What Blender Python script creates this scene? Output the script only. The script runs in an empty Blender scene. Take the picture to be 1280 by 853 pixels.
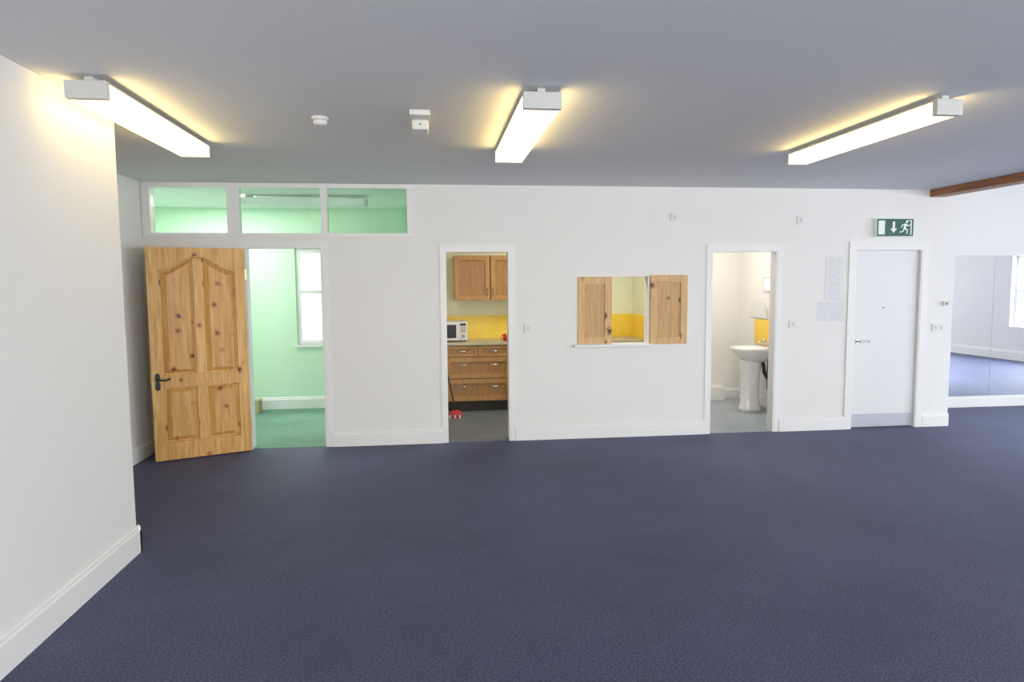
import bpy, bmesh, math, random
from mathutils import Vector, Matrix
random.seed(3)
scene = bpy.context.scene
try:
    scene.view_settings.view_transform = 'Standard'
    scene.view_settings.look = 'None'
except Exception:
    pass
COL = scene.collection

# ------------------------------------------------------------------ materials
def new_mat(name):
    m = bpy.data.materials.new(name); m.use_nodes = True
    nt = m.node_tree
    return m, nt, nt.nodes['Principled BSDF']

def N(nt, t, **kw):
    n = nt.nodes.new(t)
    for k, v in kw.items():
        if k in n.inputs.keys(): n.inputs[k].default_value = v
        else: setattr(n, k, v)
    return n

def ramp(nt, fac, stops):
    r = nt.nodes.new('ShaderNodeValToRGB')
    e = r.color_ramp.elements
    while len(e) < len(stops): e.new(0.5)
    for i, (p, c) in enumerate(stops):
        e[i].position = p; e[i].color = (c[0], c[1], c[2], 1)
    nt.links.new(fac, r.inputs[0])
    return r.outputs[0]

def coords(nt, scale=(1, 1, 1), rnd=False):
    tc = nt.nodes.new('ShaderNodeTexCoord'); mp = nt.nodes.new('ShaderNodeMapping')
    mp.inputs['Scale'].default_value = scale
    src = tc.outputs['Object']
    if rnd:
        oi = nt.nodes.new('ShaderNodeObjectInfo')
        vm = N(nt, 'ShaderNodeVectorMath', operation='SCALE'); vm.inputs[0].default_value = (7.3, 3.1, 11.7)
        nt.links.new(oi.outputs['Random'], vm.inputs['Scale'])
        ad = N(nt, 'ShaderNodeVectorMath', operation='ADD')
        nt.links.new(src, ad.inputs[0]); nt.links.new(vm.outputs[0], ad.inputs[1]); src = ad.outputs[0]
    nt.links.new(src, mp.inputs[0])
    return mp.outputs[0]

def paint(name, col, rough=0.6, var=0.008, bump=0.02, nscale=60):
    m, nt, b = new_mat(name)
    v = coords(nt)
    n = N(nt, 'ShaderNodeTexNoise', Scale=2.0, Detail=3.0); nt.links.new(v, n.inputs['Vector'])
    lo = [c * (1 - var) for c in col]; hi = [min(1, c * (1 + var)) for c in col]
    nt.links.new(ramp(nt, n.outputs[0], [(0.3, lo), (0.7, hi)]), b.inputs['Base Color'])
    b.inputs['Roughness'].default_value = rough
    if bump:
        n2 = N(nt, 'ShaderNodeTexNoise', Scale=float(nscale), Detail=2.0); nt.links.new(v, n2.inputs['Vector'])
        bp = N(nt, 'ShaderNodeBump', Strength=bump, Distance=0.01)
        nt.links.new(n2.outputs[0], bp.inputs['Height']); nt.links.new(bp.outputs[0], b.inputs['Normal'])
    return m

def carpet(name, c0, c1, c2, sheen=0.0, tint=(1, 1, 1)):
    m, nt, b = new_mat(name)
    v = coords(nt)
    n = N(nt, 'ShaderNodeTexNoise', Scale=100.0, Detail=5.0, Roughness=0.85); nt.links.new(v, n.inputs['Vector'])
    n2 = N(nt, 'ShaderNodeTexNoise', Scale=1.1, Detail=8.0, Roughness=0.7); nt.links.new(v, n2.inputs['Vector'])
    c = ramp(nt, n.outputs[0], [(0.41, c0), (0.5, c1), (0.61, c2)])
    d = ramp(nt, n2.outputs[0], [(0.3, (0.80, 0.80, 0.82)), (0.7, (1.18, 1.18, 1.16))])
    mx = N(nt, 'ShaderNodeMix', data_type='RGBA', blend_type='MULTIPLY')
    mx.inputs[0].default_value = 1
    nt.links.new(c, mx.inputs[6]); nt.links.new(d, mx.inputs[7])
    nt.links.new(mx.outputs[2], b.inputs['Base Color'])
    b.inputs['Roughness'].default_value = 0.65
    b.inputs['Specular IOR Level'].default_value = 0.3
    b.inputs['Sheen Weight'].default_value = sheen; b.inputs['Sheen Roughness'].default_value = 0.4
    b.inputs['Sheen Tint'].default_value = (*tint, 1)
    bp = N(nt, 'ShaderNodeBump', Strength=0.3, Distance=0.003)
    nt.links.new(n.outputs[0], bp.inputs['Height']); nt.links.new(bp.outputs[0], b.inputs['Normal'])
    return m

def wood(name, dark, mid, light, knots=True, stretch=(14, 14, 1.1), rough=0.42, kscale=(3.6, 0.01, 2.6), ks=1.5):
    m, nt, b = new_mat(name)
    v = coords(nt, stretch, True)
    v1 = coords(nt, (1, 1, 1), True)
    n = N(nt, 'ShaderNodeTexNoise', Scale=2.2, Detail=6.0, Roughness=0.6, Distortion=0.6)
    nt.links.new(v, n.inputs['Vector'])
    col = ramp(nt, n.outputs[0], [(0.3, dark), (0.5, mid), (0.7, light)])
    if knots:
        vk = coords(nt, kscale, True)
        nd = N(nt, 'ShaderNodeTexNoise', Scale=3.0); nt.links.new(v1, nd.inputs['Vector'])
        add = N(nt, 'ShaderNodeMix', data_type='RGBA', blend_type='ADD'); add.inputs[0].default_value = 0.35
        nt.links.new(vk, add.inputs[6]); nt.links.new(nd.outputs['Color'], add.inputs[7])
        vo = N(nt, 'ShaderNodeTexVoronoi', Scale=ks); nt.links.new(add.outputs[2], vo.inputs['Vector'])
        k = ramp(nt, vo.outputs['Distance'], [(0.0, (0.07, 0.025, 0.015)), (0.095, (0.17, 0.065, 0.03)), (0.13, (0.66, 0.47, 0.34)), (0.24, (1, 1, 1))])
        mx = N(nt, 'ShaderNodeMix', data_type='RGBA', blend_type='MULTIPLY'); mx.inputs[0].default_value = 1
        nt.links.new(col, mx.inputs[6]); nt.links.new(k, mx.inputs[7]); col = mx.outputs[2]
    nt.links.new(col, b.inputs['Base Color'])
    b.inputs['Roughness'].default_value = rough
    return m

def simple(name, col, rough=0.5, metal=0.0, emit=None, strength=0, var=0.03, nscale=8.0):
    m, nt, b = new_mat(name)
    v = coords(nt)
    n = N(nt, 'ShaderNodeTexNoise', Scale=nscale); nt.links.new(v, n.inputs['Vector'])
    nt.links.new(ramp(nt, n.outputs[0], [(0.3, [c * (1 - var) for c in col]), (0.7, [min(1, c * (1 + var)) for c in col])]), b.inputs['Base Color'])
    b.inputs['Roughness'].default_value = rough; b.inputs['Metallic'].default_value = metal
    if emit:
        b.inputs['Emission Color'].default_value = (*emit, 1); b.inputs['Emission Strength'].default_value = strength
    return m

def tiles(name, c1, c2, mortar, axis='y'):
    m, nt, b = new_mat(name)
    tc = nt.nodes.new('ShaderNodeTexCoord'); sp = nt.nodes.new('ShaderNodeSeparateXYZ'); cb = nt.nodes.new('ShaderNodeCombineXYZ')
    nt.links.new(tc.outputs['Object'], sp.inputs[0])
    nt.links.new(sp.outputs['X' if axis == 'y' else 'Y'], cb.inputs[0]); nt.links.new(sp.outputs['Z'], cb.inputs[1])
    br = nt.nodes.new('ShaderNodeTexBrick'); br.offset = 0
    br.inputs['Color1'].default_value = (*c1, 1); br.inputs['Color2'].default_value = (*c2, 1); br.inputs['Mortar'].default_value = (*mortar, 1)
    br.inputs['Scale'].default_value = 1; br.inputs['Brick Width'].default_value = 0.11; br.inputs['Row Height'].default_value = 0.11
    br.inputs['Mortar Size'].default_value = 0.002
    nt.links.new(cb.outputs[0], br.inputs['Vector']); nt.links.new(br.outputs[0], b.inputs['Base Color'])
    b.inputs['Roughness'].default_value = 0.35
    return m

def paper_mat(name):
    m, nt, b = new_mat(name)
    tc = nt.nodes.new('ShaderNodeTexCoord'); sp = nt.nodes.new('ShaderNodeSeparateXYZ')
    nt.links.new(tc.outputs['Object'], sp.inputs[0])
    mu = N(nt, 'ShaderNodeMath', operation='MULTIPLY'); mu.inputs[1].default_value = 55
    nt.links.new(sp.outputs['Z'], mu.inputs[0])
    fr = N(nt, 'ShaderNodeMath', operation='FRACT'); nt.links.new(mu.outputs[0], fr.inputs[0])
    gt = N(nt, 'ShaderNodeMath', operation='GREATER_THAN'); gt.inputs[1].default_value = 0.6; nt.links.new(fr.outputs[0], gt.inputs[0])
    n = N(nt, 'ShaderNodeTexNoise', Scale=30.0); nt.links.new(tc.outputs['Object'], n.inputs['Vector'])
    g2 = N(nt, 'ShaderNodeMath', operation='GREATER_THAN'); g2.inputs[1].default_value = 0.45; nt.links.new(n.outputs[0], g2.inputs[0])
    ax = N(nt, 'ShaderNodeMath', operation='ABSOLUTE'); nt.links.new(sp.outputs['X'], ax.inputs[0])
    lt = N(nt, 'ShaderNodeMath', operation='LESS_THAN'); lt.inputs[1].default_value = 0.065; nt.links.new(ax.outputs[0], lt.inputs[0])
    m1 = N(nt, 'ShaderNodeMath', operation='MULTIPLY'); nt.links.new(gt.outputs[0], m1.inputs[0]); nt.links.new(g2.outputs[0], m1.inputs[1])
    m2 = N(nt, 'ShaderNodeMath', operation='MULTIPLY'); nt.links.new(m1.outputs[0], m2.inputs[0]); nt.links.new(lt.outputs[0], m2.inputs[1])
    nt.links.new(ramp(nt, m2.outputs[0], [(0, (0.745, 0.745, 0.755)), (1, (0.62, 0.62, 0.65))]), b.inputs['Base Color'])
    b.inputs['Roughness'].default_value = 0.7
    return m

def glass_mat(name, tint=(0.97, 1, 0.98)):
    m, nt, b = new_mat(name)
    out = nt.nodes['Material Output']
    tr = nt.nodes.new('ShaderNodeBsdfTransparent'); tr.inputs[0].default_value = (*tint, 1)
    gl = nt.nodes.new('ShaderNodeBsdfGlossy'); gl.inputs['Roughness'].default_value = 0.05
    fr = nt.nodes.new('ShaderNodeFresnel'); fr.inputs[0].default_value = 1.18
    mx = nt.nodes.new('ShaderNodeMixShader')
    nt.links.new(fr.outputs[0], mx.inputs[0]); nt.links.new(tr.outputs[0], mx.inputs[1]); nt.links.new(gl.outputs[0], mx.inputs[2])
    nt.links.new(mx.outputs[0], out.inputs[0])
    return m

M_wall = paint('wall_white_paint', (0.79, 0.78, 0.755))
M_ceil = paint('ceiling_paint', (0.76, 0.775, 0.79), rough=0.8, bump=0.05)
M_trim = paint('trim_gloss_white', (0.81, 0.805, 0.785), rough=0.4, bump=0)
M_doorw = paint('door_cool_white', (0.76, 0.757, 0.755), rough=0.4, bump=0)
M_carpet = carpet('blue_carpet', (0.027, 0.029, 0.066), (0.062, 0.066, 0.132), (0.130, 0.136, 0.238), sheen=0.08, tint=(0.55, 0.7, 1.0))
M_green = paint('mint_paint', (0.64, 0.86, 0.65))
M_greenceil = paint('mint_room_ceiling', (0.82, 0.88, 0.84))
M_gcarpet = carpet('green_carpet', (0.10, 0.21, 0.15), (0.155, 0.29, 0.22), (0.23, 0.39, 0.31))
M_kwall = paint('kitchen_paint', (0.76, 0.76, 0.55))
M_lino = paint('grey_lino', (0.15, 0.18, 0.21), rough=0.4, var=0.15, bump=0.02)
M_twall = paint('toilet_paint', (0.80, 0.78, 0.74))
M_tlino = paint('toilet_lino', (0.32, 0.37, 0.41), rough=0.4, var=0.1, bump=0.02)
M_pine = wood('knotty_pine', (0.53, 0.265, 0.065), (0.68, 0.385, 0.11), (0.80, 0.51, 0.19), ks=1.9)
M_pine2 = wood('pine_panel', (0.48, 0.225, 0.05), (0.63, 0.335, 0.09), (0.76, 0.45, 0.155), kscale=(3.1, 0.01, 3.3), ks=2.0)
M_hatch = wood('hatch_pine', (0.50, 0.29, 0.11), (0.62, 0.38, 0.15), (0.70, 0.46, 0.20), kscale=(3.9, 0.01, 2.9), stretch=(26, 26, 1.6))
M_hatch_shade = wood('hatch_pine_shaded', (0.43, 0.23, 0.08), (0.53, 0.305, 0.11), (0.62, 0.38, 0.15), kscale=(3.9, 0.01, 2.9), stretch=(26, 26, 1.6), ks=2.2)  # darker copy of the hatch pine: recess shade put into the panel colour
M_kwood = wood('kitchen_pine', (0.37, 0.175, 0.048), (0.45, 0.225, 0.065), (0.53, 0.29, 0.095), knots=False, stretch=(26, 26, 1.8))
M_kwood_shade = wood('kitchen_pine_shaded', (0.30, 0.135, 0.036), (0.37, 0.175, 0.05), (0.45, 0.23, 0.07), knots=False, stretch=(26, 26, 1.8))  # kitchen pine darkened for sunk panels, their shade painted in
M_beam = wood('stained_beam', (0.17, 0.06, 0.02), (0.30, 0.12, 0.045), (0.44, 0.20, 0.08), knots=False, stretch=(14, 1.1, 14))
M_worktop = paint('worktop', (0.50, 0.45, 0.32), rough=0.35, var=0.12, bump=0)
M_plinth = simple('dark_plinth', (0.03, 0.025, 0.02), 0.6)
M_tile = tiles('yellow_tiles', (0.88, 0.60, 0.05), (0.92, 0.65, 0.08), (0.75, 0.55, 0.15))
M_tilex = tiles('yellow_tiles_side', (0.90, 0.59, 0.05), (0.94, 0.64, 0.08), (0.75, 0.55, 0.15), axis='x')
M_plastic = simple('white_plastic', (0.74, 0.74, 0.72), 0.4)
M_cap = simple('fixture_end_plastic', (0.60, 0.60, 0.58), 0.5)
M_diff = simple('lit_diffuser', (0.9, 0.85, 0.7), 0.5, emit=(1.0, 0.80, 0.42), strength=2.4)
M_side = simple('lit_side_lens', (0.9, 0.85, 0.7), 0.5, emit=(1.0, 0.71, 0.26), strength=9.0)
M_diffoff = simple('unlit_diffuser', (0.75, 0.82, 0.78), 0.4)
M_frost = simple('glowing_frosted_pane', (0.85, 0.9, 0.95), 0.3, emit=(0.85, 0.93, 1.0), strength=0.6)  # brightness is emission put into the pane; solid wall behind it
M_black = simple('black_iron', (0.015, 0.015, 0.015), 0.45)
M_chrome = simple('brushed_chrome', (0.62, 0.62, 0.62), 0.25, 1.0)
M_kick = simple('kick_plate', (0.50, 0.52, 0.57), 0.45, 0.4)
M_brass = simple('brass', (0.75, 0.5, 0.2), 0.3, 1.0)
M_ceramic = simple('white_ceramic', (0.85, 0.85, 0.84), 0.12)
M_mirror = simple('mirror_silver', (0.95, 0.965, 0.98), 0.0, 1.0, var=0.0)
M_signg = simple('exit_sign_green', (0.0, 0.09, 0.05), 0.35)
M_signw = simple('sign_white', (0.85, 0.9, 0.87), 0.4)
M_paper = paper_mat('printed_paper')
M_glass = glass_mat('clear_glass')
M_red = simple('red_plastic', (0.55, 0.03, 0.03), 0.4)
M_darkglass = simple('dark_oven_glass', (0.02, 0.02, 0.022), 0.1)
M_grey = simple('grey_plastic', (0.35, 0.35, 0.36), 0.5)
M_card = simple('cardboard', (0.55, 0.42, 0.24), 0.8)
M_ground = simple('paved_yard', (0.75, 0.75, 0.73), 0.9, var=0.1, nscale=3.0)

# ------------------------------------------------------------------ geometry helpers
def obj_from(name, verts, faces, mat, origin=None, parent=None, smooth=False, bevel=0):
    if origin is None:
        xs = [v[0] for v in verts]; ys = [v[1] for v in verts]; zs = [v[2] for v in verts]
        origin = ((min(xs) + max(xs)) / 2, (min(ys) + max(ys)) / 2, min(zs))
    o = Vector(origin)
    me = bpy.data.meshes.new(name)
    me.from_pydata([Vector(v) - o for v in verts], [], faces)
    bm = bmesh.new(); bm.from_mesh(me); bmesh.ops.recalc_face_normals(bm, faces=bm.faces); bm.to_mesh(me); bm.free()
    ob = bpy.data.objects.new(name, me); COL.objects.link(ob)
    ob.location = o
    me.materials.append(mat)
    if smooth:
        for p in me.polygons: p.use_smooth = True
    if bevel:
        b = ob.modifiers.new('bevel', 'BEVEL'); b.width = bevel; b.segments = 2; b.limit_method = 'ANGLE'
    if parent: set_parent(ob, parent)
    return ob

def set_parent(ob, parent):
    ob.parent = parent
    ob.location = Vector(ob.location) - world_loc(parent)

def world_loc(o):
    l = Vector(o.location)
    while o.parent:
        o = o.parent; l = l + Vector(o.location)
    return l

def box_vf(b, off=0):
    x0, x1, y0, y1, z0, z1 = b
    v = [(x0, y0, z0), (x1, y0, z0), (x1, y1, z0), (x0, y1, z0), (x0, y0, z1), (x1, y0, z1), (x1, y1, z1), (x0, y1, z1)]
    f = [(0, 3, 2, 1), (4, 5, 6, 7), (0, 1, 5, 4), (1, 2, 6, 5), (2, 3, 7, 6), (3, 0, 4, 7)]
    return v, [tuple(i + off for i in q) for q in f]

def boxes(name, bl, mat, **kw):
    V, F = [], []
    for b in bl:
        v, f = box_vf(b, len(V)); V += v; F += f
    return obj_from(name, V, F, mat, **kw)

def box(name, x0, x1, y0, y1, z0, z1, mat, **kw):
    return boxes(name, [(x0, x1, y0, y1, z0, z1)], mat, **kw)

def prism(name, pts, y0, y1, mat, inner=None, **kw):
    """polygon in XZ extruded along y; inner = polygon used at y1 (tapered)"""
    n = len(pts); q = inner or pts
    V = [(p[0], y0, p[1]) for p in pts] + [(p[0], y1, p[1]) for p in q]
    F = [tuple(range(n)), tuple(range(2 * n - 1, n - 1, -1))] + [(i, (i + 1) % n, n + (i + 1) % n, n + i) for i in range(n)]
    return obj_from(name, V, F, mat, **kw)

def loft(name, rings, mat, **kw):
    n = len(rings[0]); V = [p for r in rings for p in r]; F = []
    for k in range(len(rings) - 1):
        for i in range(n):
            F.append((k * n + i, k * n + (i + 1) % n, (k + 1) * n + (i + 1) % n, (k + 1) * n + i))
    F.append(tuple(range(n))); F.append(tuple(range((len(rings) - 1) * n, len(rings) * n)))
    kw.setdefault('smooth', True)
    return obj_from(name, V, F, mat, **kw)

def ell(cx, cy, z, rx, ry, n=32, xmax=None, p=2.0):
    out = []
    for i in range(n):
        a = 2 * math.pi * i / n
        c, s = math.cos(a), math.sin(a)
        x = cx + rx * math.copysign(abs(c) ** (2 / p), c); y = cy + ry * math.copysign(abs(s) ** (2 / p), s)
        if xmax is not None: x = min(x, xmax)
        out.append((x, y, z))
    return out

def tube(name, pts, r, mat, n=12, **kw):
    P = [Vector(p) for p in pts]; rings = []
    for i, p in enumerate(P):
        d = (P[min(i + 1, len(P) - 1)] - P[max(i - 1, 0)]).normalized()
        u = d.cross(Vector((0, 0, 1)))
        if u.length < 1e-3: u = Vector((1, 0, 0))
        u.normalize(); w = d.cross(u)
        rr = r[i] if isinstance(r, (list, tuple)) else r
        rings.append([tuple(p + u * rr * math.cos(2 * math.pi * k / n) + w * rr * math.sin(2 * math.pi * k / n)) for k in range(n)])
    return loft(name, rings, mat, **kw)

def empty(name, loc):
    e = bpy.data.objects.new(name, None); COL.objects.link(e); e.location = loc; e.empty_display_size = 0.1
    return e

def thing(o, label, cat, group=None):
    o['label'] = label; o['category'] = cat
    if group: o['group'] = group
    return o

def struct(o, label=None, cat=None):
    o['kind'] = 'structure'
    if label: o['label'] = label; o['category'] = cat or 'structure'
    return o

def wall(name, axis, a0, a1, t0, t1, z0, z1, openings, mat, label):
    A = sorted(set([a0, a1] + [v for o in openings for v in o[:2]])); B = []
    for i in range(len(A) - 1):
        m = (A[i] + A[i + 1]) / 2
        ho = sorted([(o[2], o[3]) for o in openings if o[0] < m < o[1]])
        z = z0
        for (h0, h1) in ho:
            if h0 > z + 1e-4: B.append((A[i], A[i + 1], z, h0))
            z = h1
        if z < z1 - 1e-4: B.append((A[i], A[i + 1], z, z1))
    bl = [(a, b, t0, t1, c, d) if axis == 'x' else (t0, t1, a, b, c, d) for a, b, c, d in B]
    return struct(boxes(name, bl, mat), label, 'wall')

# ------------------------------------------------------------------ dimensions
D = 6.955; DB = D + 0.12; H = 2.66
XL = -1.851; XR = -2.79; YF = 9.22; XE = 5.83; YM = 7.98; XW = 12.0; YB = -3.6

# floors
struct(box('floor', XR - 0.2, XW + 0.2, YB - 0.2, YM + 0.1, -0.2, 0, M_carpet), 'dark blue looped carpet floor', 'floor')
struct(box('floor.001', -3.7, -0.19, D + 0.012, YF, -0.15, 0.004, M_gcarpet), 'green carpet floor of the mint room', 'floor')
struct(box('floor.002', -0.19, 2.86, D + 0.012, YF, -0.15, 0.004, M_lino), 'grey vinyl floor of the kitchenette', 'floor')
struct(box('floor.003', 2.86, 4.40, D + 0.012, YF, -0.15, 0.004, M_tlino), 'light grey vinyl floor of the washroom', 'floor')
# ceilings
struct(box('ceiling', -2.95, 5.66, YB - 0.2, DB, H, H + 0.15, M_ceil), 'flat pale blue-grey painted ceiling', 'ceiling')
struct(box('ceiling.001', -3.75, -0.19, DB, YF + 0.2, H, H + 0.15, M_greenceil), 'pale ceiling of the mint room', 'ceiling')
struct(box('ceiling.002', -0.19, XE, DB, YF + 0.2, H, H + 0.15, M_wall), 'white ceiling of the small rooms', 'ceiling')
struct(box('ceiling.003', 5.5, XW + 0.2, YB - 0.2, YM + 0.1, 3.1, 3.25, M_wall), 'white ceiling of the side area', 'ceiling')
struct(box('wall_fascia', 5.52, 5.66, YB, D, H + 0.0, 3.1, M_wall), 'white fascia above the timber beam', 'wall')
# walls
ops = [(-1.84, -1.09, -1, 2.04), (-2.73, -0.215, 2.15, 2.635), (0.13, 0.80, -1, 2.0), (1.50, 2.29, 1.01, 1.735),
       (2.98, 3.73, -1, 2.0), (4.63, 5.43, -1, 2.015)]
wall('wall_back', 'x', XR - 0.1, XE, D, DB, 0, H, ops, M_wall, 'white painted partition wall with doorways and hatch')
struct(box('wall_back_upper', 5.60, XE, D, DB, H, 3.1, M_wall), 'white upper wall beside the beam', 'wall')
struct(box('wall_return', XE - 0.12, XE, DB, YM, 0, 3.1, M_wall), 'white return wall', 'wall')
struct(box('wall_left', XR, XL, YB, 4.31, 0, H, M_wall), 'white painted side wall ending in a corner', 'wall')
struct(box('wall_recess', XR - 0.15, XR, 4.2, D, 0, H, M_wall), 'white side wall of the recess', 'wall')
struct(box('wall_mirror', XE, XW, YM, YM + 0.15, 0, 3.1, M_wall), 'white wall behind the mirrors', 'wall')
wins_r = [(3.2, 4.45, 0.7, 2.17), (5.9, 7.1, 0.7, 2.17), (0.2, 1.4, 0.7, 2.17), (-2.6, -1.4, 0.7, 2.17)]
wall('wall_right', 'y', YB, YM + 0.1, XW, XW + 0.3, 0, 3.1, wins_r, M_wall, 'white wall with tall windows')
wins_b = [(-0.9, 0.9, 0.8, 2.2), (2.3, 4.1, 0.8, 2.2), (6.2, 8.0, 0.8, 2.2), (9.2, 11.0, 0.8, 2.2)]
wall('wall_rear', 'x', XR, XW + 0.3, YB - 0.3, YB, 0, 3.1, wins_b, M_wall, 'white wall with wide windows')
# mint room
gw = (-1.80, -0.78, 0.86, 2.14)
wall('wall_mint_far', 'x', -3.7, -0.25, YF, YF + 0.35, 0, H, [gw], M_green, 'mint green wall with a window')
struct(box('wall_mint_left', -3.75, -3.6, DB, YF, 0, H, M_green), 'mint green side wall', 'wall')
struct(box('wall_mint_right', -0.25, -0.19, DB, YF, 0, H, M_green), 'mint green side wall', 'wall')
# kitchen
struct(box('wall_kitchen_left', -0.19, -0.13, DB, YF, 0, H, M_kwall), 'lime cream side wall', 'wall')
struct(box('wall_kitchen_far', -0.19, 2.86, YF, YF + 0.2, 0, H, M_kwall), 'lime cream kitchenette wall', 'wall')
struct(box('wall_kitchen_right', 2.80, 2.86, DB, YF, 0, H, M_kwall), 'lime cream side wall', 'wall')
# toilet
XTW = 4.33
struct(box('wall_toilet_left', 2.86, 2.92, DB, YF, 0, H, M_twall), 'warm white side wall', 'wall')
struct(box('wall_toilet_far', 2.86, 4.45, 9.10, 9.3, 0, H, M_twall), 'warm white washroom wall', 'wall')
struct(box('wall_toilet_right', XTW, 4.45, DB, 9.10, 0, H, M_twall), 'warm white washroom side wall', 'wall')

# baseboards (profiled)
def baseboard(name, segs, h=0.15, t=0.02):
    V, F = [], []
    prof = [(0, 0), (t, 0), (t, h * 0.80), (t * 0.7, h * 0.86), (t * 0.7, h * 0.93), (t * 0.35, h), (0, h)]
    for ax, a0, a1, face, dr in segs:
        n = len(prof); o = len(V)
        for a in (a0, a1):
            for p, z in prof:
                c = face + dr * p
                V.append((a, c, z + 0.0) if ax == 'x' else (c, a, z))
        F += [tuple(o + i for i in range(n)), tuple(o + n + i for i in reversed(range(n)))]
        F += [(o + i, o + (i + 1) % n, o + n + (i + 1) % n, o + n + i) for i in range(n)]
    return struct(obj_from(name, V, F, M_trim), 'white moulded skirting board', 'baseboard')

baseboard('baseboard_back', [('x', -1.04, 0.08, D, -1), ('x', 0.85, 2.925, D, -1), ('x', 3.785, 4.555, D, -1), ('x', 5.505, XE, D, -1), ('x', XR, -1.89, D, -1)])
baseboard('baseboard_left', [('y', YB, 4.33, XL, 1), ('x', XR, XL + 0.02, 4.31, 1)], h=0.17)
baseboard('baseboard_recess', [('y', 4.33, D, XR, 1)])
baseboard('baseboard_mirror', [('x', XE, XW, YM, -1)], h=0.14, t=0.03)
baseboard('baseboard_right', [('y', YB, YM, XW, -1)], h=0.2, t=0.03)
baseboard('baseboard_rear', [('x', XL, XW, YB, 1)])
baseboard('baseboard_mint', [('x', -3.6, -0.25, YF, -1)], h=0.16, t=0.03)
baseboard('baseboard_toilet', [('x', 4.06, XTW, 9.10, -1), ('y', DB, 9.10, XTW, -1)], h=0.15)
struct(boxes('trim_8', [(3.0, 4.06, 8.93, 9.099, 0.004, 0.20)], M_trim, bevel=0.004), 'white low pipe boxing along the washroom wall', 'trim')

# architraves / frames
def frame(name, x0, x1, zt, w=0.07, t=0.010, z0=0.0):
    b = [(x0 - w, x0 + 0.004, D - t, D + 0.001, z0, zt + w), (x1 - 0.004, x1 + w, D - t, D + 0.001, z0, zt + w), (x0 + 0.004, x1 - 0.004, D - t, D + 0.001, zt - 0.004, zt + w),
         (x0, x0 + 0.014, D - t + 0.004, DB, z0, zt), (x1 - 0.018, x1, D - t + 0.004, DB, z0, zt), (x0 + 0.014, x1 - 0.018, D - t + 0.004, DB, zt - 0.018, zt)]
    return struct(boxes(name, b, M_trim), 'white painted door frame', 'trim')
frame('trim_1', -1.84, -1.09, 2.04, w=0.05)
frame('trim_2', 0.13, 0.80, 2.0, w=0.05)
frame('trim_3', 2.98, 3.73, 2.0, w=0.055)
frame('trim_4', 4.63, 5.43, 2.015, w=0.075, t=0.016)
# hatch lining
struct(boxes('trim_5', [(1.50, 1.512, D, DB, 1.01, 1.735), (2.278, 2.29, D, DB, 1.01, 1.735), (1.512, 2.278, D, DB, 1.723, 1.735)], M_trim), 'white lining of the serving hatch', 'trim')
# transom window frame
tb = [(-2.77, -0.19, D - 0.012, DB - 0.01, 2.615, 2.657), (-2.77, -0.19, D - 0.012, DB - 0.01, 2.135, 2.17),
      (-2.77, -2.70, D - 0.012, DB - 0.01, 2.17, 2.615), (-1.985, -1.88, D - 0.012, DB - 0.01, 2.17, 2.615),
      (-1.09, -1.03, D - 0.012, DB - 0.01, 2.17, 2.615), (-0.24, -0.19, D - 0.012, DB - 0.01, 2.17, 2.615)]
w1 = struct(boxes('window_1', tb, M_trim), 'white framed three-pane transom window', 'window')
for a, b_ in ((-2.698, -1.987), (-1.878, -1.092), (-1.028, -0.242)):
    box('glass_pane', a, b_, D + 0.05, D + 0.054, 2.172, 2.613, M_glass, parent=w1)
# real windows
def window_x(name, x0, x1, z0, z1, y, mull=1, bar=0.55):
    f = 0.06; bl = [(x0, x0 + f, y, y + 0.06, z0, z1), (x1 - f, x1, y, y + 0.06, z0, z1), (x0 + f, x1 - f, y, y + 0.06, z0, z0 + f), (x0 + f, x1 - f, y, y + 0.06, z1 - f, z1)]
    for i in range(mull):
        c = x0 + (x1 - x0) * (i + 1) / (mull + 1); bl.append((c - 0.035, c + 0.035, y, y + 0.06, z0 + f, z1 - f))
    zb = z0 + (z1 - z0) * bar; bl.append((x0 + f, x1 - f, y + 0.005, y + 0.055, zb - 0.025, zb + 0.025))
    return struct(boxes(name, bl, M_trim), 'white framed window', 'window')
def window_y(name, y0, y1, z0, z1, x, bar=0.5):
    f = 0.06; bl = [(x, x + 0.06, y0, y0 + f, z0, z1), (x, x + 0.06, y1 - f, y1, z0, z1), (x, x + 0.06, y0 + f, y1 - f, z0, z0 + f), (x, x + 0.06, y0 + f, y1 - f, z1 - f, z1)]
    zb = z0 + (z1 - z0) * bar; bl.append((x + 0.005, x + 0.055, y0 + f, y1 - f, zb - 0.025, zb + 0.025))
    return struct(boxes(name, bl, M_trim), 'white framed window', 'window')
window_x('window_2', gw[0], gw[1], gw[2], gw[3], YF + 0.03, mull=1)
struct(box('trim_6', gw[0] - 0.03, gw[1] + 0.03, YF - 0.03, YF + 0.12, gw[2] - 0.03, gw[2], M_trim), 'white window sill', 'trim')
n = 3
for w in wins_r:
    window_y('window_%d' % n, w[0], w[1], w[2], w[3], XW + 0.10); n += 1
for w in wins_b:
    window_x('window_%d' % n, w[0], w[1], w[2], w[3], YB - 0.2); n += 1
wf = struct(boxes('window_11', [(XTW - 0.02, XTW, 8.02, 8.40, 1.53, 1.55), (XTW - 0.02, XTW, 8.02, 8.40, 1.70, 1.72), (XTW - 0.02, XTW, 8.02, 8.04, 1.55, 1.70), (XTW - 0.02, XTW, 8.38, 8.40, 1.55, 1.70)], M_cap), 'small bright frosted washroom window', 'window')
box('glowing_frosted_pane', XTW - 0.012, XTW - 0.004, 8.04, 8.38, 1.55, 1.70, M_frost, parent=wf)

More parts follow.
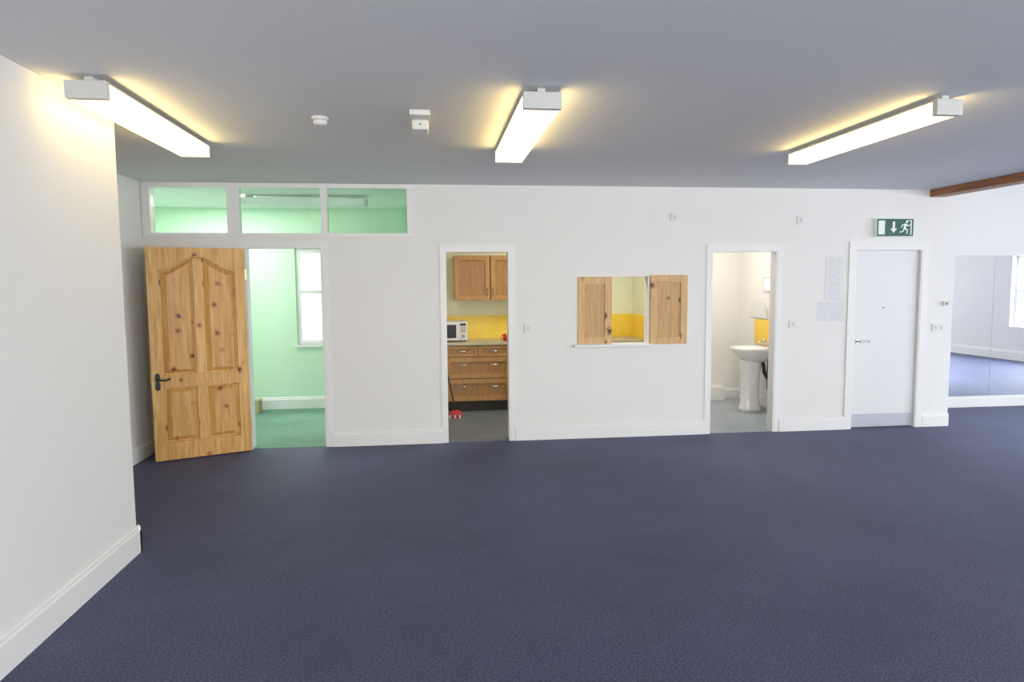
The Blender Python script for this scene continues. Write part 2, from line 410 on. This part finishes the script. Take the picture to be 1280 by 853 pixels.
# timber beam
struct(boxes('trim_7', [(5.49, 5.67, YB, D, 2.58, H - 0.001)], M_beam, bevel=0.006), 'dark stained timber ceiling beam', 'beam')
struct(box('ground', -14, 10, YF + 0.6, 34, -0.5, -0.3, M_ground), 'pale paved yard outside the window', 'ground')

# ------------------------------------------------------------------ pine door (open leaf), built in local space
W = 0.855; HD = 2.0
leaf = empty('door_1', (0, 0, 0))
struct(leaf, 'knotty pine panelled door standing open against the wall', 'door')
def ogee(u, base=1.775, rise=0.135):
    t = 1 - abs(u - W / 2) / (W / 2 - 0.1); t = max(0, min(1, t)); t = t * t * (3 - 2 * t)
    return base + rise * t
SW = 0.1; c0, c1 = W / 2 - 0.04, W / 2 + 0.04
zb0, zb1, zr0, zr1 = 0.0, 0.17, 0.69, 0.81
for a, b_ in ((0, SW), (W - SW, W)):
    box('stile', a, b_, 0, 0.04, 0, HD, M_pine, parent=leaf, bevel=0.003)
for a, b_ in ((zb0, zb1), (zr0, zr1)):
    box('rail', SW, W - SW, 0, 0.04, a, b_, M_pine2, parent=leaf, bevel=0.003)
box('muntin', c0, c1, 0.002, 0.039, zb1, zr0, M_pine, parent=leaf, bevel=0.003)
box('muntin', c0, c1, 0.002, 0.039, zr1, 1.90, M_pine, parent=leaf, bevel=0.003)
us = [SW + (W - 2 * SW) * i / 28 for i in range(29)]
prism('top_rail', [(u, ogee(u)) for u in us] + [(W - SW, HD), (SW, HD)], 0, 0.04, M_pine2, parent=leaf)
Vb = []; Fb = []
for i, u in enumerate(us):
    z = ogee(u); Vb += [(u, 0.038, z - 0.004), (u, 0.047, z + 0.002), (u, 0.047, z + 0.010), (u, 0.038, z + 0.018)]
    if i:
        o = (i - 1) * 4
        Fb += [(o + k, o + k + 1, o + 5 + k, o + 4 + k) for k in range(3)] + [(o + 3, o, o + 4, o + 7)]
Fb += [(0, 1, 2, 3), tuple(len(Vb) - 4 + k for k in range(4))]
obj_from('arch_moulding', Vb, Fb, M_pine2, parent=leaf)
box('core', SW - 0.01, W - SW + 0.01, 0.008, 0.014, 0.1, 1.93, M_pine, parent=leaf)
g = 0.013; q = 0.048
for (a, b_) in ((SW + g, c0 - g), (c1 + g, W - SW - g)):
    prism('panel', [(a, zb1 + g), (b_, zb1 + g), (b_, zr0 - g), (a, zr0 - g)], 0.014, 0.037, M_pine2,
          inner=[(a + q, zb1 + q), (b_ - q, zb1 + q), (b_ - q, zr0 - q), (a + q, zr0 - q)], parent=leaf)
    uu = [b_ - (b_ - a) * i / 14 for i in range(15)]
    ui = [b_ - q - (b_ - a - 2 * q) * i / 14 for i in range(15)]
    prism('panel', [(a, zr1 + g), (b_, zr1 + g)] + [(u, ogee(u) - g) for u in uu], 0.014, 0.037, M_pine2,
          inner=[(a + q, zr1 + q), (b_ - q, zr1 + q)] + [(u, ogee(u) - q) for u in ui], parent=leaf)
hd = empty('handle', (W - 0.05, 0.04, 0.74)); set_parent(hd, leaf)
hd['label'] = 'black wrought iron lever handle'
prism('backplate', [(W - 0.07, 0.68), (W - 0.05, 0.665), (W - 0.03, 0.68), (W - 0.027, 0.72), (W - 0.035, 0.75), (W - 0.027, 0.78), (W - 0.03, 0.82), (W - 0.05, 0.835), (W - 0.07, 0.82), (W - 0.073, 0.78), (W - 0.065, 0.75), (W - 0.073, 0.72)], 0.04, 0.045, M_black, parent=hd)
tube('lever', [(W - 0.05, 0.045, 0.77), (W - 0.05, 0.085, 0.77), (W - 0.07, 0.09, 0.772), (W - 0.11, 0.09, 0.765), (W - 0.145, 0.088, 0.775), (W - 0.155, 0.088, 0.785)], [0.009, 0.009, 0.009, 0.008, 0.009, 0.006], M_black, parent=hd)
box('latch_plate', W, W + 0.002, 0.008, 0.032, 0.66, 0.82, M_brass, parent=leaf)
for z in (0.25, 1.75):
    boxes('hinge', [(-0.008, 0.004, 0.034, 0.046, z - 0.05, z + 0.05)], M_brass, parent=leaf)
leaf.location = (-1.832, D - 0.05, 0.012)
leaf.rotation_euler = (0, 0, math.radians(180 + 24))

# ------------------------------------------------------------------ white flush door
d2 = struct(box('door_2', 4.65, 5.41, D + 0.03, D + 0.074, 0.012, 1.995, M_doorw, bevel=0.002), 'white flush door with metal kick plate', 'door')
box('kick_plate', 4.66, 5.40, D + 0.027, D + 0.03, 0.015, 0.16, M_kick, parent=d2)
hh = empty('handle', (4.71, D + 0.03, 0.98)); set_parent(hh, d2)
tube('rose', [(4.71, D + 0.03, 0.985), (4.71, D + 0.018, 0.985)], 0.026, M_chrome, n=20, parent=hh, smooth=False)
tube('lever', [(4.71, D + 0.02, 0.985), (4.71, D - 0.02, 0.985), (4.73, D - 0.028, 0.985), (4.82, D - 0.028, 0.985)], 0.009, M_chrome, parent=hh)
tube('peephole', [(5.01, D + 0.03, 1.36), (5.01, D + 0.022, 1.36)], 0.009, M_brass, parent=d2)

# ------------------------------------------------------------------ serving hatch
def shutter(x0, x1, z0, z1, y0, y1, label, knob_x=None):
    e = empty('hatch_shutter', ((x0 + x1) / 2, (y0 + y1) / 2, z0)); f = 0.075
    for a, b_ in ((x0, x0 + f), (x1 - f, x1)):
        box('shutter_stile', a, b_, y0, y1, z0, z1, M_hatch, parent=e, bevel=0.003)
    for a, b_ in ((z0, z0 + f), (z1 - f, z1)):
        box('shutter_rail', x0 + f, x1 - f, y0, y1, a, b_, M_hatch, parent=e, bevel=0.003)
    box('shutter_panel', x0 + f - 0.002, x1 - f + 0.002, y0 + 0.014, y1 - 0.002, z0 + f - 0.002, z1 - f + 0.002, M_hatch_shade, parent=e)
    if knob_x:
        tube('knob', [(knob_x, y0, z0 + 0.16), (knob_x, y0 - 0.012, z0 + 0.16), (knob_x, y0 - 0.022, z0 + 0.16), (knob_x, y0 - 0.028, z0 + 0.16)], [0.006, 0.006, 0.014, 0.008], M_brass, parent=e)
    thing(e, label, 'shutter', 'pine shutters of the serving hatch')
shutter(1.516, 1.885, 1.014, 1.72, D - 0.012, D + 0.01, 'pine shutter closed over half of the serving hatch', 1.85)
shutter(2.30, 2.71, 1.0, 1.735, D - 0.026, D - 0.003, 'pine shutter folded open flat against the wall')
sill = box('hatch_sill', 1.47, 2.33, D - 0.06, D - 0.001, 0.98, 1.008, M_trim, bevel=0.006)
thing(sill, 'slim white painted sill under the serving hatch', 'sill')

# ------------------------------------------------------------------ ceiling lights
def ceiling_light(x0, x1, y0, y1, lit=True, along='y', label=''):
    zb, zt = 2.548, 2.634
    cx, cy = (x0 + x1) / 2, (y0 + y1) / 2
    e = empty('ceiling_light', (cx, cy, zb))
    if along == 'y':
        ya, yb_ = y0 + 0.04, y1 - 0.02
        box('diffuser', x0 + 0.009, x1 - 0.009, ya, yb_, zb + 0.003, zb + 0.020, M_diff, parent=e, bevel=0.004)
        for a, b_ in ((x0 + 0.003, x0 + 0.0085), (x1 - 0.0085, x1 - 0.003)):
            box('side_lens', a, b_, ya, yb_, zb + 0.006, zt - 0.012, M_side, parent=e)
        box('top_tray', x0 + 0.003, x1 - 0.003, ya, yb_, zt - 0.0115, zt - 0.002, M_cap, parent=e)
        box('end_cap', x0, x1, y0, ya, zb, zt, M_cap, parent=e, bevel=0.004)
        box('end_cap', x0, x1, yb_, y1, zb, zt, M_cap, parent=e, bevel=0.004)
        for yy in (y0 + 0.10, y1 - 0.18):
            box('mounting_bracket', cx - 0.02, cx + 0.02, yy - 0.06, yy, zt - 0.003, H, M_cap, parent=e)
    else:
        box('diffuser', x0 + 0.03, x1 - 0.03, y0 + 0.004, y1 - 0.004, zb + 0.004, zt - 0.004, M_diffoff, parent=e, bevel=0.01)
        box('end_cap', x0, x0 + 0.03, y0, y1, zb, zt, M_cap, parent=e, bevel=0.004)
        box('end_cap', x1 - 0.03, x1, y0, y1, zb, zt, M_cap, parent=e, bevel=0.004)
        for xx in (x0 + 0.15, x1 - 0.15):
            box('mounting_bracket', xx - 0.04, xx + 0.04, cy - 0.03, cy + 0.03, zt - 0.003, H, M_cap, parent=e)
    thing(e, label, 'ceiling light', 'fluorescent ceiling lights')
lab = 'long box-shaped fluorescent ceiling light glowing warm yellow'
ceiling_light(-1.725, -1.533, 3.51, 5.03, label=lab + ' near the side wall')
ceiling_light(0.48, 0.68, 3.50, 5.07, label=lab)
ceiling_light(2.728, 2.882, 3.43, 4.98, label=lab + ' over open carpet')
ceiling_light(-2.17, -0.72, 7.85, 8.0, lit=False, along='x', label='unlit fluorescent ceiling light in the mint green room')

# smoke detector + sensor box
sd = empty('smoke_detector', (-0.655, 4.26, H))
loft('detector_base', [ell(-0.655, 4.26, H, 0.050, 0.050), ell(-0.655, 4.26, H - 0.016, 0.050, 0.050)], M_plastic, parent=sd, smooth=False)
loft('sensor_head', [ell(-0.655, 4.26, H - 0.016, 0.040, 0.040), ell(-0.655, 4.26, H - 0.032, 0.042, 0.042), ell(-0.655, 4.26, H - 0.046, 0.033, 0.033), ell(-0.655, 4.26, H - 0.05, 0.015, 0.015)], M_plastic, parent=sd)
thing(sd, 'round white smoke detector on the ceiling', 'smoke detector')
el = empty('emergency_light', (-0.055, 4.16, H))
box('mounting_plate', -0.115, 0.005, 4.02, 4.30, H - 0.03, H, M_plastic, parent=el, bevel=0.004)
box('lamp_housing', -0.105, -0.005, 4.12, 4.28, H - 0.09, H - 0.03, M_plastic, parent=el, bevel=0.012)
tube('indicator', [(-0.055, 4.12, H - 0.06), (-0.055, 4.116, H - 0.06)], 0.007, M_grey, parent=el)
thing(el, 'small white emergency light box on the ceiling', 'emergency light')

# ------------------------------------------------------------------ exit sign
sx0, sx1, sz0, sz1 = 4.835, 5.275, 2.14, 2.34
es = empty('exit_sign', ((sx0 + sx1) / 2, D, sz0))
box('sign_housing', sx0, sx1, D - 0.05, D, sz0, sz1, M_signw, parent=es, bevel=0.004)
box('sign_face', sx0 + 0.006, sx1 - 0.006, D - 0.053, D - 0.05, sz0 + 0.006, sz1 - 0.006, M_signg, parent=es)
yf0, yf1 = D - 0.055, D - 0.053
def sp(name, pts):
    return prism(name, [(sx0 + p[0], sz0 + p[1]) for p in pts], yf0, yf1, M_signw, parent=es)
sp('doorway_symbol', [(0.02, 0.025), (0.095, 0.025), (0.095, 0.175), (0.02, 0.175)])
sp('arrow_symbol', [(0.187, 0.165), (0.187, 0.09), (0.16, 0.09), (0.20, 0.04), (0.24, 0.09), (0.213, 0.09), (0.213, 0.165)])
ox = 0.335
fig = []
def limb(a, b_, w0, w1=None):
    w1 = w1 or w0
    dx, dz = b_[0] - a[0], b_[1] - a[1]; L = math.hypot(dx, dz); nx, nz = -dz / L, dx / L
    fig.append([(a[0] + nx * w0, a[1] + nz * w0), (b_[0] + nx * w1, b_[1] + nz * w1), (b_[0] - nx * w1, b_[1] - nz * w1), (a[0] - nx * w0, a[1] - nz * w0)])
limb((ox + 0.008, 0.142), (ox - 0.008, 0.09), 0.014, 0.012)
limb((ox + 0.006, 0.138), (ox + 0.038, 0.118), 0.006); limb((ox + 0.036, 0.118), (ox + 0.058, 0.132), 0.005)
limb((ox + 0.0, 0.138), (ox - 0.034, 0.128), 0.006); limb((ox - 0.033, 0.13), (ox - 0.046, 0.10), 0.005)
limb((ox - 0.006, 0.094), (ox + 0.028, 0.072), 0.009, 0.007); limb((ox + 0.026, 0.075), (ox + 0.022, 0.032), 0.006)
limb((ox - 0.008, 0.094), (ox - 0.026, 0.058), 0.008, 0.006); limb((ox - 0.024, 0.06), (ox - 0.062, 0.05), 0.006)
fig.append([(ox + 0.018 + 0.014 * math.cos(a * math.pi / 8), 0.162 + 0.014 * math.sin(a * math.pi / 8)) for a in range(16)])
V, F = [], []
for k, poly in enumerate(fig):
    nn = len(poly); o = len(V); off = 0.0002 * k
    V += [(sx0 + p[0], yf0 - off, sz0 + p[1]) for p in poly] + [(sx0 + p[0], yf1, sz0 + p[1]) for p in poly]
    F += [tuple(o + i for i in range(nn)), tuple(o + nn + i for i in reversed(range(nn)))] + [(o + i, o + (i + 1) % nn, o + nn + (i + 1) % nn, o + nn + i) for i in range(nn)]
obj_from('running_figure', V, F, M_signw, parent=es)
sp('open_doorway_symbol', [(0.398, 0.02), (0.412, 0.02), (0.412, 0.18), (0.36, 0.18), (0.36, 0.172), (0.398, 0.172)])
thing(es, 'green and white emergency exit sign with down arrow and running figure', 'exit sign')

# ------------------------------------------------------------------ wall papers, switches
def paper(x0, x1, z0, z1, k, lab):
    o = box('paper_notice', x0, x1, D - 0.003, D, z0, z1, M_paper)
    thing(o, lab, 'paper', 'printed notices beside the white door')
paper(4.29, 4.50, 1.665, 1.925, 0, 'white printed notice taped to the wall')
paper(4.285, 4.505, 1.44, 1.66, 0, 'white printed notice taped to the wall')
paper(4.205, 4.355, 1.215, 1.43, 1, 'small white printed notice')
paper(4.365, 4.52, 1.21, 1.43, 1, 'small white printed notice')

def switch(name, x, z, w, h, label, cat, rockers=1):
    e = empty(name, (x, D, z - h / 2))
    box('face_plate', x - w / 2, x + w / 2, D - 0.012, D, z - h / 2, z + h / 2, M_plastic, parent=e, bevel=0.002)
    for i in range(rockers):
        c = x + (i - (rockers - 1) / 2) * w / (rockers + 0.2)
        box('rocker', c - 0.011, c + 0.011, D - 0.017, D - 0.012, z - 0.018, z + 0.018, M_cap, parent=e, bevel=0.001)
    thing(e, label, cat)
switch('light_switch', 0.99, 1.19, 0.086, 0.086, 'white light switch beside the kitchenette doorway', 'light switch')
switch('light_switch', 3.92, 1.19, 0.086, 0.086, 'white light switch beside the washroom doorway', 'light switch')
switch('wall_socket', 2.56, 2.345, 0.086, 0.086, 'white blank wall plate high on the wall', 'wall plate')
switch('wall_socket', 3.98, 2.32, 0.086, 0.086, 'white blank wall plate high above the notices', 'wall plate')
switch('light_switch', 5.66, 1.13, 0.146, 0.086, 'white double light switch beside the flush door', 'light switch', 2)
th = empty('thermostat', (5.75, D, 1.375))
box('thermostat_body', 5.70, 5.80, D - 0.03, D, 1.375, 1.425, M_plastic, parent=th, bevel=0.006)
tube('thermostat_dial', [(5.73, D - 0.03, 1.40), (5.73, D - 0.038, 1.40)], 0.014, M_grey, n=20, parent=th)
thing(th, 'small white thermostat on the wall', 'thermostat')

# ------------------------------------------------------------------ wall mirrors
for a, b_ in ((6.63, 7.255), (7.258, 8.46), (8.463, 9.66), (9.663, 10.8)):
    o = box('wall_mirror_panel', a, b_, YM - 0.008, YM - 0.001, 0.145, 1.98, M_mirror)
    thing(o, 'tall frameless wall mirror panel above the skirting', 'mirror', 'mirror panels on the far wall')

# ------------------------------------------------------------------ kitchenette
yb = 8.63
def bar_handle(cx, z, y, w, par, vertical=False):
    if vertical:
        return tube('handle', [(cx, y, z - w / 2), (cx, y - 0.025, z - w / 2 + 0.01), (cx, y - 0.025, z + w / 2 - 0.01), (cx, y, z + w / 2)], 0.007, M_chrome, parent=par)
    return tube('handle', [(cx - w / 2, y, z), (cx - w / 2 + 0.012, y - 0.025, z), (cx + w / 2 - 0.012, y - 0.025, z), (cx + w / 2, y, z)], 0.008, M_chrome, parent=par)
def shaker(name, x0, x1, z0, z1, y, par):
    f = min(0.06, (z1 - z0) * 0.26); e = empty(name, ((x0 + x1) / 2, y, z0)); set_parent(e, par)
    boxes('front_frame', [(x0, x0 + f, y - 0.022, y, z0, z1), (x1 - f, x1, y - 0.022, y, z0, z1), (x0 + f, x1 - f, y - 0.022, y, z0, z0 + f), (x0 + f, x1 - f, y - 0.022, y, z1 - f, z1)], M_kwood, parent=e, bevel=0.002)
    box('front_panel', x0 + f, x1 - f, y - 0.008, y, z0 + f, z1 - f, M_kwood_shade, parent=e)
    return e
XS = (-0.13, 0.15, 1.0, 1.45, 1.90, 2.35, 2.795)
for i in range(6):
    x0, x1 = XS[i], XS[i + 1]
    e = empty('base_cabinet', ((x0 + x1) / 2, (yb + YF) / 2, 0))
    box('body', x0 + 0.002, x1 - 0.002, yb, YF - 0.005, 0.14, 0.868, M_plinth, parent=e)
    box('plinth', x0 + 0.002, x1 - 0.002, yb + 0.05, YF - 0.02, 0.005, 0.14, M_plinth, parent=e)
    if i == 1:
        xm = (x0 + x1) / 2
        for a, b_ in ((x0 + 0.005, xm - 0.004), (xm + 0.004, x1 - 0.005)):
            dr = shaker('drawer', a, b_, 0.722, 0.862, yb, e)
            bar_handle((a + b_) / 2, 0.792, yb - 0.008, 0.13, dr)
        for z0, z1 in ((0.44, 0.714), (0.145, 0.432)):
            dr = shaker('drawer', x0 + 0.005, x1 - 0.005, z0, z1, yb, e)
            for cxx in (x0 + 0.22, x1 - 0.22):
                bar_handle(cxx, z1 - 0.10, yb - 0.008, 0.13, dr)
        lb = 'honey pine kitchen base unit with small drawers above wide drawers'
    else:
        dr = shaker('door', x0 + 0.005, x1 - 0.005, 0.145, 0.862, yb, e)
        bar_handle(x0 + 0.04, 0.76, yb - 0.02, 0.12, dr, True)
        lb = 'honey pine kitchen base unit with a panelled door'
    thing(e, lb, 'cabinet', 'kitchen base units')
thing(box('kitchen_worktop', -0.128, 2.797, 8.59, YF - 0.004, 0.87, 0.905, M_worktop, bevel=0.004), 'beige laminate worktop along the kitchenette', 'worktop')
thing(box('tile_splashback', -0.128, 2.79, YF - 0.012, YF - 0.002, 0.906, 1.225, M_tile), 'yellow ceramic tile splashback above the worktop', 'splashback')
thing(box('tile_splashback', 2.79, 2.799, 8.45, YF - 0.014, 0.906, 1.225, M_tilex), 'yellow ceramic tile splashback on the side wall', 'splashback')
for x0, x1, hx in ((0.29, 0.765, 0.73), (0.77, 1.245, 0.805), (1.25, 1.72, 1.29)):
    e = empty('wall_cabinet', ((x0 + x1) / 2, 9.07, 1.44))
    box('body', x0 + 0.002, x1 - 0.002, 8.94, YF - 0.003, 1.44, 2.03, M_kwood, parent=e)
    dr = shaker('door', x0 + 0.004, x1 - 0.004, 1.442, 2.028, 8.94, e)
    bar_handle(hx, 1.55, 8.92, 0.10, dr, True)
    thing(e, 'honey pine wall cabinet with a panelled door above the worktop', 'cabinet', 'kitchen wall cabinets')
# microwave
mw = empty('microwave', (0.2, 8.93, 0.906))
box('casing', -0.03, 0.445, 8.76, 9.12, 0.918, 1.165, M_plastic, parent=mw, bevel=0.006)
box('oven_door', -0.022, 0.335, 8.742, 8.76, 0.926, 1.158, M_plastic, parent=mw, bevel=0.004)
box('door_window', 0.01, 0.30, 8.739, 8.742, 0.955, 1.13, M_darkglass, parent=mw)
box('control_panel', 0.34, 0.438, 8.746, 8.76, 0.926, 1.158, M_plastic, parent=mw, bevel=0.003)
box('display', 0.352, 0.426, 8.743, 8.746, 1.115, 1.145, M_darkglass, parent=mw)
for r_ in range(3):
    for c_ in range(3):
        box('button', 0.354 + c_ * 0.026, 0.372 + c_ * 0.026, 8.742, 8.746, 1.03 + r_ * 0.025, 1.047 + r_ * 0.025, M_grey, parent=mw)
tube('dial', [(0.39, 8.746, 0.98), (0.39, 8.73, 0.98)], 0.022, M_grey, n=20, parent=mw, smooth=False)
for xx in (0.0, 0.41):
    box('foot', xx - 0.01, xx + 0.02, 8.80, 8.83, 0.905, 0.918, M_black, parent=mw)
thing(mw, 'white microwave oven with dark glass door on the worktop', 'microwave')
# mug
mg = empty('mug', (0.955, 8.80, 0.905))
loft('mug_body', [ell(0.955, 8.80, 0.906, 0.034, 0.034), ell(0.955, 8.80, 0.995, 0.04, 0.04), ell(0.955, 8.80, 0.995, 0.035, 0.035), ell(0.955, 8.80, 0.915, 0.03, 0.03)], M_red, parent=mg)
tube('mug_handle', [(0.92, 8.80, 0.98), (0.895, 8.80, 0.975), (0.89, 8.80, 0.95), (0.897, 8.80, 0.93), (0.923, 8.80, 0.925)], 0.005, M_red, parent=mg)
thing(mg, 'red mug on the worktop', 'mug')
# broom
br = empty('broom', (0.27, 8.24, 0.0))
tube('broom_pole', [(0.262, 8.25, 0.09), (0.235, 8.275, 0.22), (0.03, 8.64, 1.22)], 0.010, M_plinth, parent=br)
prism('broom_head', [(0.18, 0.045), (0.345, 0.045), (0.34, 0.08), (0.29, 0.10), (0.235, 0.10), (0.185, 0.08)], 8.20, 8.27, M_red, parent=br, bevel=0.005)
for i in range(8):
    x = 0.185 + i * 0.0205
    box('bristle', x, x + 0.014, 8.205, 8.265, 0.006, 0.046, M_red if i % 3 else M_signw, parent=br)
thing(br, 'red broom with dark pole leaning by the base units', 'broom')

# mint room box
bx = empty('cardboard_box', (-2.33, 8.98, 0.004))
boxes('box_body', [(-2.42, -2.25, 8.90, 9.08, 0.006, 0.17)], M_card, parent=bx, bevel=0.003)
for a, b_, t in ((-2.43, -2.335, 0.174), (-2.33, -2.245, 0.175)):
    box('box_flap', a, b_, 8.895, 9.085, 0.17, t, M_card, parent=bx)
thing(bx, 'small tan cardboard box on the green carpet', 'box')

# ------------------------------------------------------------------ washroom
XT = XTW - 0.002; cy = 8.14; dx = XTW - 4.28
bs = empty('wash_basin', (4.05 + dx, cy, 0.004))
rr = [(4.03, 0.64, 0.12, 0.12), (4.03, 0.70, 0.18, 0.19), (4.03, 0.765, 0.245, 0.25), (4.015, 0.80, 0.265, 0.275), (4.015, 0.822, 0.267, 0.278), (4.01, 0.826, 0.235, 0.25), (3.97, 0.815, 0.17, 0.20), (3.97, 0.75, 0.14, 0.165), (3.97, 0.715, 0.08, 0.09), (3.97, 0.708, 0.02, 0.02)]
loft('basin_bowl', [ell(c + dx, cy, z, rx, ry, 40, XT, 2.5) for c, z, rx, ry in rr], M_ceramic, parent=bs)
loft('pedestal', [ell(3.985 + dx, cy, z, rx, ry, 32, XT, 2.6) for z, rx, ry in ((0.006, 0.140, 0.12), (0.05, 0.135, 0.115), (0.12, 0.115, 0.10), (0.4, 0.11, 0.095), (0.58, 0.125, 0.105), (0.66, 0.14, 0.125))], M_ceramic, parent=bs)
for yy in (cy - 0.09, cy + 0.09):
    tube('tap', [(4.21 + dx, yy, 0.82), (4.21 + dx, yy, 0.87), (4.20 + dx, yy, 0.885), (4.14 + dx, yy, 0.885), (4.125 + dx, yy, 0.865)], [0.016, 0.014, 0.013, 0.011, 0.011], M_chrome, parent=bs)
    tube('tap_head', [(4.21 + dx, yy, 0.88), (4.21 + dx, yy, 0.895), (4.21 + dx, yy, 0.92)], [0.01, 0.022, 0.02], M_chrome, parent=bs)
tube('waste_pipe', [(4.13, cy - 0.08, 0.70), (4.155, cy - 0.10, 0.62), (4.17, cy - 0.10, 0.50), (4.20, cy - 0.10, 0.44), (4.24, cy - 0.10, 0.50), (4.32, cy - 0.10, 0.52)], 0.021, M_black, parent=bs)
tube('supply_pipe', [(4.20, cy - 0.14, 0.68), (4.185, cy - 0.14, 0.5), (4.20, cy - 0.14, 0.3), (4.27, cy - 0.14, 0.17)], 0.011, M_black, parent=bs)
thing(bs, 'white ceramic pedestal wash basin with twin chrome taps', 'wash basin')
thing(box('basin_splashback', XTW - 0.014, XTW - 0.001, 7.83, 8.62, 0.83, 1.165, M_tilex), 'yellow tiled splashback above the wash basin', 'splashback')
def yz_round(y0, y1, z0, z1, r=0.09, n=10):
    pts = [(y0, z0), (y1, z0)]
    pts += [(y1 - r + r * math.cos(a), z1 - r + r * math.sin(a)) for a in [math.pi / 2 * i / n for i in range(n + 1)]]
    pts += [(y0 + r - r * math.sin(a), z1 - r + r * math.cos(a)) for a in [math.pi / 2 * i / n for i in range(n + 1)]]
    return pts
mr = empty('washroom_mirror', (XTW - 0.01, 8.46, 1.175))
P = yz_round(8.28, 8.74, 1.175, 1.40, 0.17)
P2 = [(8.51 + (a - 8.51) * 0.95, 1.285 + (b - 1.285) * 0.94) for a, b in P]
loft('mirror_frame', [[(XTW - 0.001, a, b) for a, b in P], [(XTW - 0.016, a, b) for a, b in P]], M_cap, parent=mr, smooth=False)
loft('mirror_glass', [[(XTW - 0.016, a, b) for a, b in P2], [(XTW - 0.019, a, b) for a, b in P2]], M_mirror, parent=mr, smooth=False)
thing(mr, 'small arched mirror above the wash basin', 'mirror')

# ------------------------------------------------------------------ lights
def area(name, loc, size, sy, energy, col, direction, spread=None):
    l = bpy.data.lights.new(name, 'AREA'); l.shape = 'RECTANGLE'; l.size = size; l.size_y = sy; l.energy = energy; l.color = col
    if spread: l.spread = spread
    o = bpy.data.objects.new(name, l); COL.objects.link(o); o.location = loc
    o.rotation_euler = Vector(direction).to_track_quat('-Z', 'Z').to_euler()
    return o
DAY = (0.98, 0.98, 0.97)
for i, w in enumerate(wins_b):
    area('daylight_rear', ((w[0] + w[1]) / 2, YB - 0.32, (w[2] + w[3]) / 2), w[1] - w[0], w[3] - w[2], (205, 200, 170, 165)[i], DAY, (0, 1, 0.02))
for i, w in enumerate(wins_r):
    area('daylight_right', (XW + 0.4, (w[0] + w[1]) / 2, (w[2] + w[3]) / 2 + 0.25), w[1] - w[0], w[3] - w[2], (250, 60, 230, 130)[i], (0.84, 0.92, 1.0), (-1, 0, -0.55))
area('side_area_fill', (8.2, 4.4, 3.08), 2.8, 3.2, 180, (0.78, 0.90, 1.0), (0, 0, -1), spread=math.radians(85))  # added fill without a fitting, brightens side floor and mirror reflection
area('daylight_mint', ((gw[0] + gw[1]) / 2, YF + 1.1, 3.0), 1.4, 1.2, 140, (0.97, 0.98, 0.98), (0, -1, -0.75))
area('mint_fill', (-2.6, 8.3, H - 0.02), 1.2, 0.8, 32, (1, 1, 0.98), (0, 0, -1))
area('kitchen_lamp', (1.6, 7.8, H - 0.02), 0.6, 0.6, 32, (1.0, 0.97, 0.88), (0, 0, -1))
area('toilet_lamp', (3.4, 8.1, H - 0.02), 0.5, 0.5, 22, (1.0, 0.95, 0.87), (0, 0, -1))

wd = bpy.data.worlds.new('World'); scene.world = wd; wd.use_nodes = True
bg = wd.node_tree.nodes['Background']; bg.inputs[0].default_value = (0.88, 0.94, 1.0, 1); bg.inputs[1].default_value = 1.5

# ------------------------------------------------------------------ camera
yaw, pitch, roll = 0.1172, 0.0842, 0.0069
fw = Vector((math.sin(yaw) * math.cos(pitch), math.cos(yaw) * math.cos(pitch), -math.sin(pitch)))
r0 = Vector((math.cos(yaw), -math.sin(yaw), 0)); d0 = fw.cross(r0)
r = r0 * math.cos(roll) + d0 * math.sin(roll); d = -r0 * math.sin(roll) + d0 * math.cos(roll)
cam = bpy.data.cameras.new('camera'); co = bpy.data.objects.new('camera', cam); COL.objects.link(co)
u = -d; b3 = -fw
co.matrix_world = Matrix(((r.x, u.x, b3.x, 0), (r.y, u.y, b3.y, 0), (r.z, u.z, b3.z, 1.648), (0, 0, 0, 1)))
cam.sensor_fit = 'HORIZONTAL'; cam.sensor_width = 36; cam.lens = 840 / 1280 * 36; cam.clip_start = 0.05
scene.camera = co
